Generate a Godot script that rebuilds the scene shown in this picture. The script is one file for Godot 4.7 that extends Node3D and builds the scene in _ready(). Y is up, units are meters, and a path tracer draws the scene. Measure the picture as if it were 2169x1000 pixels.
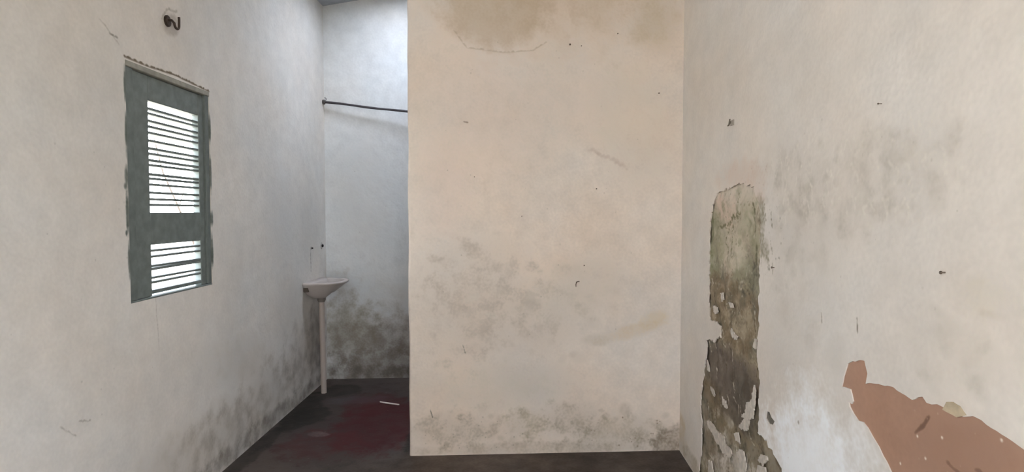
extends Node3D
# An empty room with a louvred window, a wash basin behind a partition and a damp, peeling wall.

const ROOF_SLOPE := 0.19
var plain_cache := {}
var used_names := {}

# ------------------------------------------------------------------ painted surfaces
class Paint:
	# colours of a flat surface, measured in metres from its own corner
	var x0: float
	var y1: float
	var ppm: float
	var w: int
	var h: int
	var d: PackedByteArray
	var low: PackedByteArray
	var mid: PackedByteArray
	var fine: PackedByteArray
	var gain := 1.0
	var broken := 1.0
	var rng := RandomNumberGenerator.new()

	func noise_bytes(sd: int, per_metre: float, octaves: int, stretch := 1.0) -> PackedByteArray:
		var n := FastNoiseLite.new()
		n.noise_type = FastNoiseLite.TYPE_SIMPLEX_SMOOTH
		n.seed = sd
		n.frequency = per_metre / ppm
		n.fractal_octaves = octaves
		if stretch != 1.0:
			var im := n.get_image(w, maxi(4, int(h / stretch)), false, false, true)
			im.resize(w, h, Image.INTERPOLATE_CUBIC)
			return im.get_data()
		return n.get_image(w, h, false, false, true).get_data()

	func _init(ax0: float, ax1: float, ay0: float, ay1: float, p: float, base: Color, sd: int, a_low: float, a_mid: float, a_fine: float, tint := 0.012) -> void:
		x0 = ax0; y1 = ay1; ppm = p
		w = int((ax1 - ax0) * p); h = int((ay1 - ay0) * p)
		rng.seed = sd
		low = noise_bytes(sd, 1.3, 4)
		mid = noise_bytes(sd + 7, 7.0, 4)
		fine = noise_bytes(sd + 13, 45.0, 3)
		d = PackedByteArray()
		d.resize(w * h * 3)
		var r := base.r * 255.0
		var g := base.g * 255.0
		var b := base.b * 255.0
		var n := w * h
		var kl := a_low / 128.0
		var km := a_mid / 128.0
		var kf := a_fine / 128.0
		for i in n:
			var v := 1.0 + kl * (low[i] - 128) + km * (mid[i] - 128) + kf * (fine[i] - 128)
			var t := tint * (low[n - 1 - i] - 128) / 64.0
			d[i * 3] = clampi(int(r * v * (1.0 + t)), 0, 255)
			d[i * 3 + 1] = clampi(int(g * v), 0, 255)
			d[i * 3 + 2] = clampi(int(b * v * (1.0 - t)), 0, 255)

	func blend(i: int, c: Color, m: float) -> void:
		d[i] = clampi(int(d[i] + (c.r * 255.0 - d[i]) * m), 0, 255)
		d[i + 1] = clampi(int(d[i + 1] + (c.g * 255.0 - d[i + 1]) * m), 0, 255)
		d[i + 2] = clampi(int(d[i + 2] + (c.b * 255.0 - d[i + 2]) * m), 0, 255)

	# a stain with a ragged, mottled outline; soft: width of its edge, rough: how far noise bites into it, grain: how broken its inside is
	func stain(cx: float, cy: float, rx: float, ry: float, turn: float, c: Color, strength: float, soft := 0.3, rough := 0.9, grain := 0.5) -> void:
		var far := maxf(rx, ry) * 1.35
		var i0 := clampi(int((cx - far - x0) * ppm), 0, w)
		var i1 := clampi(int((cx + far - x0) * ppm), 0, w)
		var j0 := clampi(int((y1 - cy - far) * ppm), 0, h)
		var j1 := clampi(int((y1 - cy + far) * ppm), 0, h)
		var ct := cos(turn)
		var sn := sin(turn)
		for j in range(j0, j1):
			var dy := y1 - (j + 0.5) / ppm - cy
			for i in range(i0, i1):
				var dx := x0 + (i + 0.5) / ppm - cx
				var u := (dx * ct + dy * sn) / rx
				var v := (-dx * sn + dy * ct) / ry
				var q := u * u + v * v
				if q > 1.8:
					continue
				var k := j * w + i
				var m := (1.0 - sqrt(q) + rough * ((low[k] * 0.25 + mid[k] * 0.55 + fine[k] * 0.2) / 255.0 - 0.5)) / soft
				if m <= 0.0:
					continue
				m = minf(m, 1.0) * gain * strength * (1.0 - grain + grain * clampf(0.55 + (fine[k] - 128) * broken / 300.0 + (mid[k] - 128) / 130.0, 0.0, 1.3))
				blend(k * 3, c, minf(m, 1.0))

	func stroke(pts: Array, width: float, c: Color, strength: float, wobble := 0.0) -> void:
		for s in pts.size() - 1:
			var a: Vector2 = pts[s]
			var b: Vector2 = pts[s + 1]
			var steps := int(a.distance_to(b) * ppm * 1.5) + 1
			for t in steps:
				var p := a.lerp(b, float(t) / steps)
				var k0 := clampi(int((y1 - p.y) * ppm), 0, h - 1) * w + clampi(int((p.x - x0) * ppm), 0, w - 1)
				var nz := fine[k0] / 255.0
				p += Vector2(mid[k0] / 255.0 - 0.5, nz - 0.5) * wobble
				dot(p.x, p.y, width * (0.4 + nz), c, strength * (0.3 + 0.7 * nz))

	func dot(px: float, py: float, r: float, c: Color, strength: float) -> void:
		var i0 := clampi(int((px - r - x0) * ppm), 0, w - 1)
		var i1 := clampi(int((px + r - x0) * ppm) + 1, 0, w)
		var j0 := clampi(int((y1 - py - r) * ppm), 0, h - 1)
		var j1 := clampi(int((y1 - py + r) * ppm) + 1, 0, h)
		for j in range(j0, j1):
			for i in range(i0, i1):
				var q := Vector2(x0 + (i + 0.5) / ppm - px, y1 - (j + 0.5) / ppm - py).length() / maxf(r, 0.0001)
				if q < 1.0:
					blend((j * w + i) * 3, c, strength * minf(1.0, (1.0 - q) * 2.0))

	func speckle(cx: float, cy: float, rx: float, ry: float, count: int, rmin: float, rmax: float, c: Color, strength: float) -> void:
		for k in count:
			var a := rng.randf() * TAU
			var q := sqrt(rng.randf())
			dot(cx + cos(a) * q * rx, cy + sin(a) * q * ry, rng.randf_range(rmin, rmax), c, strength * rng.randf_range(0.4, 1.0))

	# many small smudges in two tones inside an oval
	func mottle(cx: float, cy: float, rx: float, ry: float, count: int, rmin: float, rmax: float, a: Color, b: Color, strength: float) -> void:
		for k in count:
			var t := rng.randf() * TAU
			var q := sqrt(rng.randf())
			var r := rng.randf_range(rmin, rmax)
			stain(cx + cos(t) * q * rx, cy + sin(t) * q * ry, r, r * rng.randf_range(0.4, 1.1), rng.randf_range(-0.8, 0.8), a if rng.randf() < 0.6 else b, strength * rng.randf_range(0.3, 1.0), 0.6, 1.6, 0.6)

	func material(rough: float, relief_cm: float) -> StandardMaterial3D:
		var m := StandardMaterial3D.new()
		m.albedo_texture = ImageTexture.create_from_image(Image.create_from_data(w, h, false, Image.FORMAT_RGB8, d))
		m.roughness = rough
		m.metallic_specular = 0.3
		m.texture_repeat = false
		if relief_cm > 0.0:
			var n := w * h
			var hh := PackedByteArray()
			hh.resize(n)
			for i in n:
				hh[i] = (low[i] * 3 + mid[i] * 4 + fine[i]) / 8
			m.heightmap_enabled = true
			m.heightmap_texture = ImageTexture.create_from_image(Image.create_from_data(w, h, false, Image.FORMAT_L8, hh))
			m.heightmap_scale = relief_cm
		return m

	func uv(p: Vector2) -> Vector2:
		return Vector2((p.x - x0) * ppm / w, (y1 - p.y) * ppm / h)

# ------------------------------------------------------------------ helpers
func c8(r: int, g: int, b: int) -> Color:
	return Color(r / 255.0, g / 255.0, b / 255.0)

func flat(c: Color, rough := 0.8, metal := 0.0, bump := 0.0) -> StandardMaterial3D:
	var m := StandardMaterial3D.new()
	m.albedo_color = c
	m.roughness = rough
	m.metallic = metal
	m.metallic_specular = 0.4
	if bump > 0.0:
		m.albedo_texture = grain_texture()
		m.uv1_triplanar = true
		m.uv1_scale = Vector3.ONE * bump
	return m

func grain_texture() -> Texture2D:
	if plain_cache.has("grain"):
		return plain_cache["grain"]
	var n := FastNoiseLite.new()
	n.seed = 5
	n.frequency = 0.02
	n.fractal_octaves = 5
	var im := n.get_seamless_image(256, 256)
	var out := Image.create(256, 256, false, Image.FORMAT_RGB8)
	for j in 256:
		for i in 256:
			var v := 0.84 + 0.16 * im.get_pixel(i, j).r
			out.set_pixel(i, j, Color(v, v, v))
	var t := ImageTexture.create_from_image(out)
	plain_cache["grain"] = t
	return t

func frame(o: Vector3, along: Vector3) -> Transform3D:
	# a wall's own axes: x along it, y up, z out of it into the room
	var d := along.normalized()
	return Transform3D(Basis(d, Vector3.UP, d.cross(Vector3.UP)), o)

func tri(st: SurfaceTool, pts: Array, n: Vector3, uvs := []) -> void:
	# pts in any turn: made to face n
	var o := [0, 1, 2]
	if (pts[1] - pts[0]).cross(pts[2] - pts[0]).dot(n) > 0.0:
		o = [0, 2, 1]
	for k in o:
		st.set_normal(n)
		if uvs.size():
			st.set_uv(uvs[k])
		else:
			st.set_uv(Vector2(pts[k].x + pts[k].z, pts[k].y))
		st.add_vertex(pts[k])

func quad(st: SurfaceTool, a: Vector3, b: Vector3, c: Vector3, e: Vector3, n: Vector3, uvs := []) -> void:
	tri(st, [a, b, c], n, [uvs[0], uvs[1], uvs[2]] if uvs.size() else [])
	tri(st, [a, c, e], n, [uvs[0], uvs[2], uvs[3]] if uvs.size() else [])

func begin() -> SurfaceTool:
	var st := SurfaceTool.new()
	st.begin(Mesh.PRIMITIVE_TRIANGLES)
	return st

# polygon in the plane z = front, made solid to z = front - depth
func plate(st: SurfaceTool, poly: PackedVector2Array, front: float, depth: float, p: Paint = null, back := true) -> void:
	var idx := Geometry2D.triangulate_polygon(poly)
	var f := func(v: Vector2) -> Vector2: return p.uv(v) if p else v
	for k in range(0, idx.size(), 3):
		var q := [poly[idx[k]], poly[idx[k + 1]], poly[idx[k + 2]]]
		var uvs := [f.call(q[0]), f.call(q[1]), f.call(q[2])]
		tri(st, [Vector3(q[0].x, q[0].y, front), Vector3(q[1].x, q[1].y, front), Vector3(q[2].x, q[2].y, front)], Vector3(0, 0, 1), uvs)
		if back:
			tri(st, [Vector3(q[0].x, q[0].y, front - depth), Vector3(q[1].x, q[1].y, front - depth), Vector3(q[2].x, q[2].y, front - depth)], Vector3(0, 0, -1), uvs)
	var turn := 1.0 if Geometry2D.is_polygon_clockwise(poly) else -1.0
	for k in poly.size():
		var a := poly[k]
		var b := poly[(k + 1) % poly.size()]
		if a.distance_to(b) < 0.00001:
			continue
		var e := (b - a).normalized()
		var n := Vector3(-e.y, e.x, 0) * turn
		quad(st, Vector3(a.x, a.y, front), Vector3(b.x, b.y, front), Vector3(b.x, b.y, front - depth), Vector3(a.x, a.y, front - depth), n, [f.call(a), f.call(b), f.call(b), f.call(a)])

func rect(x0: float, x1: float, y0: float, y1: float) -> PackedVector2Array:
	return PackedVector2Array([Vector2(x0, y0), Vector2(x1, y0), Vector2(x1, y1), Vector2(x0, y1)])

# box with chamfered edges, from lo to hi
func box(st: SurfaceTool, lo: Vector3, hi: Vector3, ch := 0.002) -> void:
	ch = minf(ch, 0.45 * minf(hi.x - lo.x, minf(hi.y - lo.y, hi.z - lo.z)))
	var mid := (lo + hi) / 2.0
	var half := (hi - lo) / 2.0
	for ax in 3:
		var b := (ax + 1) % 3
		var c := (ax + 2) % 3
		for s in [-1.0, 1.0]:
			var pts := []
			for k in [[-1, -1], [1, -1], [1, 1], [-1, 1]]:
				var v := Vector3.ZERO
				v[ax] = s * half[ax]
				v[b] = k[0] * (half[b] - ch)
				v[c] = k[1] * (half[c] - ch)
				pts.append(mid + v)
			var n := Vector3.ZERO
			n[ax] = s
			quad(st, pts[0], pts[1], pts[2], pts[3], n)
		for s in [-1.0, 1.0]:
			for t in [-1.0, 1.0]:
				var q := []
				for k in [[0, -1], [0, 1], [1, 1], [1, -1]]:
					var v := Vector3.ZERO
					v[b] = s * (half[b] - (ch if k[0] else 0.0))
					v[c] = t * (half[c] - (0.0 if k[0] else ch))
					v[ax] = k[1] * (half[ax] - ch)
					q.append(mid + v)
				var n := Vector3.ZERO
				n[b] = s
				n[c] = t
				quad(st, q[0], q[1], q[2], q[3], n.normalized())
	for s in [-1.0, 1.0]:
		for t in [-1.0, 1.0]:
			for u in [-1.0, 1.0]:
				var sg := Vector3(s, t, u)
				var i := half - Vector3.ONE * ch
				tri(st, [mid + sg * Vector3(half.x, i.y, i.z), mid + sg * Vector3(i.x, half.y, i.z), mid + sg * Vector3(i.x, i.y, half.z)], sg.normalized())

# a round bar through pts
func tube(st: SurfaceTool, pts: Array, radii: Array, sides := 12, caps := true) -> void:
	var rings := []
	var up := Vector3.ZERO
	for k in pts.size():
		var t: Vector3 = (pts[mini(k + 1, pts.size() - 1)] - pts[maxi(k - 1, 0)]).normalized()
		if up == Vector3.ZERO:
			up = t.cross(Vector3(0.31, 0.2, 0.93)).normalized()
		up = (up - t * up.dot(t)).normalized()
		var side := t.cross(up)
		var ring := []
		for s in sides:
			var a := TAU * s / sides
			ring.append(up * cos(a) + side * sin(a))
		rings.append(ring)
	for k in pts.size() - 1:
		for s in sides:
			var s2 := (s + 1) % sides
			var v := [[k, s], [k, s2], [k + 1, s2], [k + 1, s]]
			for o in [[0, 2, 1], [0, 3, 2]]:
				for i in o:
					var n: Vector3 = rings[v[i][0]][v[i][1]]
					st.set_normal(n)
					st.set_uv(Vector2(float(s) / sides, k))
					st.add_vertex(pts[v[i][0]] + n * radii[v[i][0]])
	if caps:
		for e in [0, pts.size() - 1]:
			var t: Vector3 = (pts[0] - pts[1]).normalized() if e == 0 else (pts[e] - pts[e - 1]).normalized()
			for s in sides:
				tri(st, [pts[e], pts[e] + rings[e][s] * radii[e], pts[e] + rings[e][(s + 1) % sides] * radii[e]], t)

func numbered(called: String) -> String:
	var n: int = used_names.get(called, 0)
	used_names[called] = n + 1
	return called if n == 0 else "%s_%03d" % [called, n]

func obj(called: String, st: SurfaceTool, m: Material, parent: Node = self) -> MeshInstance3D:
	var o := MeshInstance3D.new()
	o.name = numbered(called) if parent == self else called
	st.generate_tangents()
	o.mesh = st.commit()
	o.material_override = m
	o.cast_shadow = GeometryInstance3D.SHADOW_CASTING_SETTING_ON
	parent.add_child(o, true)
	return o

func node(called: String, xf: Transform3D) -> Node3D:
	var o := Node3D.new()
	o.name = numbered(called)
	add_child(o)
	o.transform = xf
	return o

func tag(o: Node, label: String, category: String, group := "") -> void:
	o.set_meta("label", label)
	o.set_meta("category", category)
	if group:
		o.set_meta("group", group)

func setting(o: Node, label := "") -> void:
	o.set_meta("kind", "structure")
	if label:
		o.set_meta("label", label)

func roof_y(x: float) -> float:
	return 3.135 + ROOF_SLOPE * (x + 1.715)

# a hand-drawn outline made ragged
func ragged(pts: Array, step: float, amount: float, sd: int, per_metre := 18.0) -> PackedVector2Array:
	var n := FastNoiseLite.new()
	n.seed = sd
	n.frequency = per_metre
	n.fractal_octaves = 3
	var out := PackedVector2Array()
	for k in pts.size():
		var a: Vector2 = pts[k]
		var b: Vector2 = pts[(k + 1) % pts.size()]
		var c := maxi(1, int(a.distance_to(b) / step))
		for s in c:
			var p := a.lerp(b, float(s) / c)
			out.append(p + Vector2(n.get_noise_2d(p.x, p.y), n.get_noise_2d(p.x + 9.0, p.y - 4.0)) * amount)
	return out

# ------------------------------------------------------------------ the place
func _ready() -> void:
	# camera
	var cam := Camera3D.new()
	cam.name = "camera"
	add_child(cam)
	cam.position = Vector3(0, 1.42, 0)
	cam.rotation = Vector3(-0.03935, 0.02795, 0)
	cam.fov = 42.98
	cam.current = true
	# overcast daylight
	var we := WorldEnvironment.new()
	we.name = "daylight"
	var env := Environment.new()
	env.background_mode = Environment.BG_SKY
	var sky := Sky.new()
	var air := ProceduralSkyMaterial.new()
	air.sky_top_color = Color(0.89, 0.928, 0.99)
	air.sky_horizon_color = Color(0.96, 0.985, 1.0)
	air.ground_horizon_color = Color(0.97, 0.965, 0.94)
	air.ground_bottom_color = Color(0.7, 0.68, 0.62)
	air.sky_energy_multiplier = 1.0
	air.ground_energy_multiplier = 1.0
	sky.sky_material = air
	env.sky = sky
	env.background_energy_multiplier = 18.5
	env.tonemap_mode = Environment.TONE_MAPPER_LINEAR
	env.tonemap_exposure = 1.0
	env.sdfgi_enabled = true
	env.ssao_enabled = true
	env.ssil_enabled = true
	we.environment = env
	add_child(we)

	# the walls' own axes
	var FL := frame(Vector3(-1.613, 0, 0), Vector3(-0.0203, 0, -1))
	var FP := frame(Vector3(-0.692, 0, -3.426), Vector3(1.595, 0, -0.128))
	var FB := frame(Vector3(-1.717, 0, -5.015), Vector3(0.657, 0, -0.056))
	var FR := frame(Vector3(0.9, 0, 0), Vector3(0, 0, 1))

	build_shell(FL, FP, FB, FR)
	build_wall_left(FL)
	build_window(FL)
	build_partition(FP)
	build_wall_right(FR)
	build_basin(FL)
	build_small_things(FL, FP, FB, FR)

func build_shell(FL: Transform3D, FP: Transform3D, FB: Transform3D, FR: Transform3D) -> void:
	# floor: worn dark cement with a red wash in the back corner
	var p := Paint.new(-1.8, 1.0, 1.9, 5.3, 230.0, c8(88, 79, 74), 31, 0.16, 0.16, 0.08)
	p.stain(-1.25, 4.1, 0.6, 1.0, 0.0, c8(62, 53, 51), 0.8, 0.4, 0.8, 0.4)
	var red := c8(72, 30, 32)
	p.stain(-1.0, 3.95, 0.36, 0.6, 0.0, red, 0.85, 0.3, 0.7, 0.3)
	p.stain(-1.15, 4.35, 0.25, 0.3, 0.0, red, 0.6, 0.3, 0.8, 0.3)
	p.stain(-1.25, 3.6, 0.3, 0.3, 0.0, c8(84, 44, 44), 0.5, 0.4, 1.0, 0.5)
	var wet := c8(40, 37, 33)
	p.stain(-1.62, 4.2, 0.13, 0.5, 0.1, wet, 0.8, 0.3, 0.8, 0.2)
	p.stain(-1.52, 4.1, 0.14, 0.22, 0.0, wet, 0.8, 0.25, 0.8, 0.2)
	p.stain(-1.63, 3.5, 0.07, 0.5, 0.0, wet, 0.6, 0.3, 0.9, 0.3)
	p.stain(-1.5, 4.7, 0.2, 0.2, 0.0, wet, 0.6, 0.3, 0.8, 0.3)
	p.stain(-0.72, 3.9, 0.06, 0.5, 0.0, wet, 0.7, 0.3, 0.8, 0.2)
	p.stain(-1.3, 4.45, 0.3, 0.12, 0.2, c8(96, 92, 96), 0.4, 0.4, 1.0, 0.4)
	p.stain(-1.35, 3.75, 0.08, 0.05, 0.0, c8(120, 108, 106), 0.6, 0.3, 1.2, 0.6)
	p.speckle(-1.2, 3.9, 0.5, 0.9, 120, 0.002, 0.006, c8(130, 122, 116), 0.5)
	var FF := Transform3D(Basis(Vector3.RIGHT, Vector3.FORWARD, Vector3.UP), Vector3.ZERO)
	var fl := node("floor", FF)
	setting(fl, "dark worn cement floor with red wash")
	var st := begin()
	plate(st, rect(-1.79, 0.95, 1.95, 5.28), 0.0, 0.12, p)
	obj("worn_cement", st, p.material(0.62, 0.25), fl)
	var p2 := Paint.new(-1.8, 1.1, -1.7, 1.95, 60.0, c8(86, 79, 77), 32, 0.16, 0.16, 0.08)
	st = begin()
	plate(st, rect(-1.79, 1.05, -1.75, 1.95), 0.0, 0.12, p2)
	obj("cement_screed", st, p2.material(0.62, 0.0), fl)
	# pale yard outside
	st = begin()
	box(st, Vector3(-40, -0.4, -40), Vector3(40, -0.13, 40), 0.01)
	var yard := obj("ground", st, flat(c8(214, 200, 176), 0.95))
	setting(yard, "pale sandy yard outside")
	# back wall of the wash corner
	var b := Paint.new(0.0, 2.75, 0.0, 3.7, 220.0, c8(226, 227, 227), 51, 0.025, 0.03, 0.02, 0.006)
	b.gain = 0.8
	var grime_and_shade := c8(150, 142, 132)  # dirt near the floor, deepened to paint in the shade there
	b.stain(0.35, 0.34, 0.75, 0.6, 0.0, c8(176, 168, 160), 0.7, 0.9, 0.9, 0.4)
	b.stain(0.35, 0.3, 0.6, 0.4, 0.0, grime_and_shade, 0.6, 0.8, 0.8, 0.4)
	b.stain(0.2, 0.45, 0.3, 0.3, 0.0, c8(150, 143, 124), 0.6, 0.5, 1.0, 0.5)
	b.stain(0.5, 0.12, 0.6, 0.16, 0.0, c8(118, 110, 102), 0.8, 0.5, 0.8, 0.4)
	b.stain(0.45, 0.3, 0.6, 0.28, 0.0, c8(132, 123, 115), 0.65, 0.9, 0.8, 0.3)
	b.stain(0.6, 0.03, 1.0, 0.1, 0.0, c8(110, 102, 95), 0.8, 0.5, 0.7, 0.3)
	b.stain(0.12, 0.75, 0.2, 0.2, 0.0, c8(170, 164, 157), 0.5, 0.5, 1.0, 0.5)
	b.stain(0.35, 1.5, 0.3, 0.6, 0.0, c8(192, 190, 190), 0.35, 0.6, 1.1, 0.7)
	b.speckle(0.3, 1.7, 0.35, 0.6, 14, 0.002, 0.005, c8(150, 146, 142), 0.5)
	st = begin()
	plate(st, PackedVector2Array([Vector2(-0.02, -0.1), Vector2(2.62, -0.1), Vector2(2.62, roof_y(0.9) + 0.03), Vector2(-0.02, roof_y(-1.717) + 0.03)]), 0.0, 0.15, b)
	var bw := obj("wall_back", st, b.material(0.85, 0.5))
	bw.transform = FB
	setting(bw, "white back wall of the wash corner, dirt and painted shade near the floor")
	# wall behind the camera
	var q := Paint.new(-1.8, 1.1, 0.0, 3.8, 40.0, c8(214, 206, 192), 61, 0.04, 0.03, 0.02)
	st = begin()
	# with one tall opening added out of view to light the partition
	plate(st, rect(0.5, 0.85, -0.1, 0.6), 0.0, 0.15, q)
	plate(st, PackedVector2Array([Vector2(0.5, 2.9), Vector2(0.85, 2.9), Vector2(0.85, roof_y(0.85) + 0.03), Vector2(0.5, roof_y(0.5) + 0.03)]), 0.0, 0.15, q)
	plate(st, PackedVector2Array([Vector2(0.85, -0.1), Vector2(0.92, -0.1), Vector2(0.92, roof_y(0.92) + 0.03), Vector2(0.85, roof_y(0.85) + 0.03)]), 0.0, 0.15, q)
	plate(st, PackedVector2Array([Vector2(-1.6, -0.1), Vector2(0.5, -0.1), Vector2(0.5, roof_y(0.5) + 0.03), Vector2(-1.6, roof_y(-1.6) + 0.03)]), 0.0, 0.15, q)
	var rw := obj("wall_rear", st, q.material(0.85, 0.0))
	rw.transform = Transform3D(Basis(Vector3(1, 0, 0), Vector3.UP, Vector3(0, 0, 1)), Vector3(0, 0, 1.75))
	setting(rw, "cream wall behind the camera with an opening added for light")
	# sloping fibre-cement roof with one open light over the wash corner
	st = begin()
	var cuts_x := [-1.95, -1.22, 0.15, 1.15]
	var cuts_z := [-5.5, -4.66, -4.22, 1.9]
	for i in 3:
		for j in 3:
			if i == 1 and j == 1:
				continue
			var x0: float = cuts_x[i]
			var x1: float = cuts_x[i + 1]
			var z0: float = cuts_z[j]
			var z1: float = cuts_z[j + 1]
			var lo := func(x: float, z: float) -> Vector3: return Vector3(x, roof_y(x), z)
			var hi := func(x: float, z: float) -> Vector3: return Vector3(x, roof_y(x) + 0.06, z)
			quad(st, lo.call(x0, z0), lo.call(x1, z0), lo.call(x1, z1), lo.call(x0, z1), Vector3(ROOF_SLOPE, -1, 0).normalized())
			quad(st, hi.call(x0, z0), hi.call(x1, z0), hi.call(x1, z1), hi.call(x0, z1), Vector3(-ROOF_SLOPE, 1, 0).normalized())
			quad(st, lo.call(x0, z0), lo.call(x1, z0), hi.call(x1, z0), hi.call(x0, z0), Vector3(0, 0, -1))
			quad(st, lo.call(x0, z1), lo.call(x1, z1), hi.call(x1, z1), hi.call(x0, z1), Vector3(0, 0, 1))
			quad(st, lo.call(x0, z0), lo.call(x0, z1), hi.call(x0, z1), hi.call(x0, z0), Vector3(-1, 0, 0))
			quad(st, lo.call(x1, z0), lo.call(x1, z1), hi.call(x1, z1), hi.call(x1, z0), Vector3(1, 0, 0))
	var rf := obj("ceiling", st, flat(c8(188, 192, 198), 0.9, 0.0, 1.3))
	setting(rf, "grey sloping sheet roof")

func build_wall_left(FL: Transform3D) -> void:
	var p := Paint.new(1.3, 5.15, 0.0, 3.2, 250.0, c8(222, 217, 211), 11, 0.025, 0.025, 0.02, 0.006)
	p.gain = 0.6
	p.broken = 0.6
	var grime_and_shade := c8(146, 138, 127)
	# dirt along the floor
	p.stain(2.75, 0.2, 0.45, 0.22, 0.0, c8(166, 158, 146), 0.6, 0.5, 0.9, 0.5)
	p.stain(3.25, 0.18, 0.55, 0.24, 0.0, grime_and_shade, 0.65, 0.6, 0.9, 0.5)
	p.stain(3.9, 0.2, 0.7, 0.28, 0.0, grime_and_shade, 0.65, 0.6, 0.9, 0.5)
	p.stain(4.5, 0.3, 0.5, 0.4, 0.0, c8(134, 126, 117), 0.65, 0.6, 0.9, 0.5)
	p.stain(4.8, 0.42, 0.28, 0.42, 0.0, c8(120, 112, 106), 0.65, 0.5, 0.8, 0.4)
	p.stain(3.9, 0.05, 1.4, 0.08, 0.0, c8(104, 97, 89), 0.7, 0.5, 0.9, 0.5)
	p.stain(3.45, 0.55, 0.5, 0.16, -0.2, c8(176, 168, 156), 0.4, 0.5, 1.2, 0.7)
	p.stain(4.15, 0.75, 0.25, 0.3, 0.0, c8(176, 170, 164), 0.35, 0.5, 1.2, 0.7)
	p.stain(4.6, 1.3, 0.3, 0.35, 0.0, c8(176, 175, 172), 0.4, 0.5, 1.2, 0.6)
	p.stain(4.1, 1.35, 0.3, 0.4, 0.0, c8(194, 192, 190), 0.35, 0.5, 1.2, 0.7)
	p.gain = 1.0
	# green-grey paint run past the edge of the shutter
	var green := c8(86, 94, 88)
	for s in [[2.442, 1.56, 0.022, 0.07], [2.432, 1.53, 0.016, 0.02], [2.442, 1.42, 0.016, 0.1], [2.432, 1.335, 0.009, 0.014], [2.446, 1.22, 0.012, 0.09], [2.446, 1.75, 0.012, 0.12], [2.446, 1.95, 0.012, 0.09], [3.13, 1.39, 0.022, 0.05], [3.128, 1.22, 0.015, 0.1], [3.128, 1.62, 0.012, 0.12], [3.128, 1.86, 0.012, 0.1]]:
		p.stain(s[0], s[1], s[2] * 0.8, s[3], 0.0, green, 0.85, 0.5, 0.8, 0.25)
	p.stroke([Vector2(2.447, 2.062), Vector2(2.6, 2.06), Vector2(2.75, 2.066), Vector2(2.82, 2.068), Vector2(3.13, 2.054)], 0.006, c8(116, 104, 90), 0.9, 0.006)
	# scuffs
	p.stroke([Vector2(2.3, 2.17), Vector2(2.42, 2.1)], 0.005, c8(176, 170, 161), 0.3, 0.01)
	p.stroke([Vector2(2.36, 2.13), Vector2(2.41, 2.125)], 0.006, c8(130, 124, 116), 0.5, 0.01)
	p.stroke([Vector2(2.05, 0.66), Vector2(2.12, 0.6)], 0.004, c8(150, 144, 135), 0.4, 0.01)
	p.stroke([Vector2(2.14, 0.65), Vector2(2.2, 0.63)], 0.004, c8(150, 144, 135), 0.4, 0.01)
	p.stroke([Vector2(2.72, 2.3), Vector2(2.76, 2.36), Vector2(2.84, 2.37)], 0.008, c8(165, 157, 146), 0.3, 0.02)
	p.stain(2.79, 2.29, 0.09, 0.06, 0.2, c8(160, 150, 140), 0.5, 0.4, 1.2, 0.6)
	p.stroke([Vector2(4.64, 1.14), Vector2(4.645, 0.95)], 0.006, c8(130, 126, 122), 0.6, 0.006)
	p.stroke([Vector2(2.62, 1.03), Vector2(2.64, 0.8)], 0.004, c8(190, 182, 175), 0.4, 0.01)
	p.speckle(3.9, 1.5, 0.8, 0.8, 40, 0.002, 0.005, c8(150, 146, 140), 0.5)
	p.speckle(2.3, 1.1, 0.45, 0.7, 20, 0.002, 0.004, c8(150, 146, 140), 0.5)
	var wall := node("wall_left", FL)
	setting(wall, "white wall with the louvred window, dirty along the floor")
	var top := roof_y(-1.7) + 0.02
	var st := begin()
	# the opening widens outwards beyond the shutter
	# and an unseen gap under the eaves is added to light the right wall
	for r in [[1.3, 2.45, -0.1, 2.74, 0.16], [2.4, 2.45, 2.74, top, 0.16], [3.5, 5.2, -0.1, top, 0.16], [2.45, 3.5, -0.1, 1.038, 0.16], [2.45, 3.5, 2.05, top, 0.16], [3.125, 3.5, 1.038, 2.05, 0.05]]:
		plate(st, rect(r[0], r[1], r[2], r[3]), 0.0, r[4], p)
	obj("painted_plaster", st, p.material(0.85, 0.6), wall)
	var q := Paint.new(-1.9, 1.3, 0.0, 3.2, 60.0, c8(222, 218, 211), 12, 0.035, 0.035, 0.025)
	st = begin()
	# added doorway, out of view beside the camera, to light the room
	for r in [[-1.75, -1.5, -0.1, top], [-0.75, 1.3, -0.1, top], [-1.5, -0.75, 2.85, top]]:
		plate(st, rect(r[0], r[1], r[2], r[3]), 0.0, 0.16, q)
	obj("plain_plaster", st, q.material(0.85, 0.0), wall)

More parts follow.
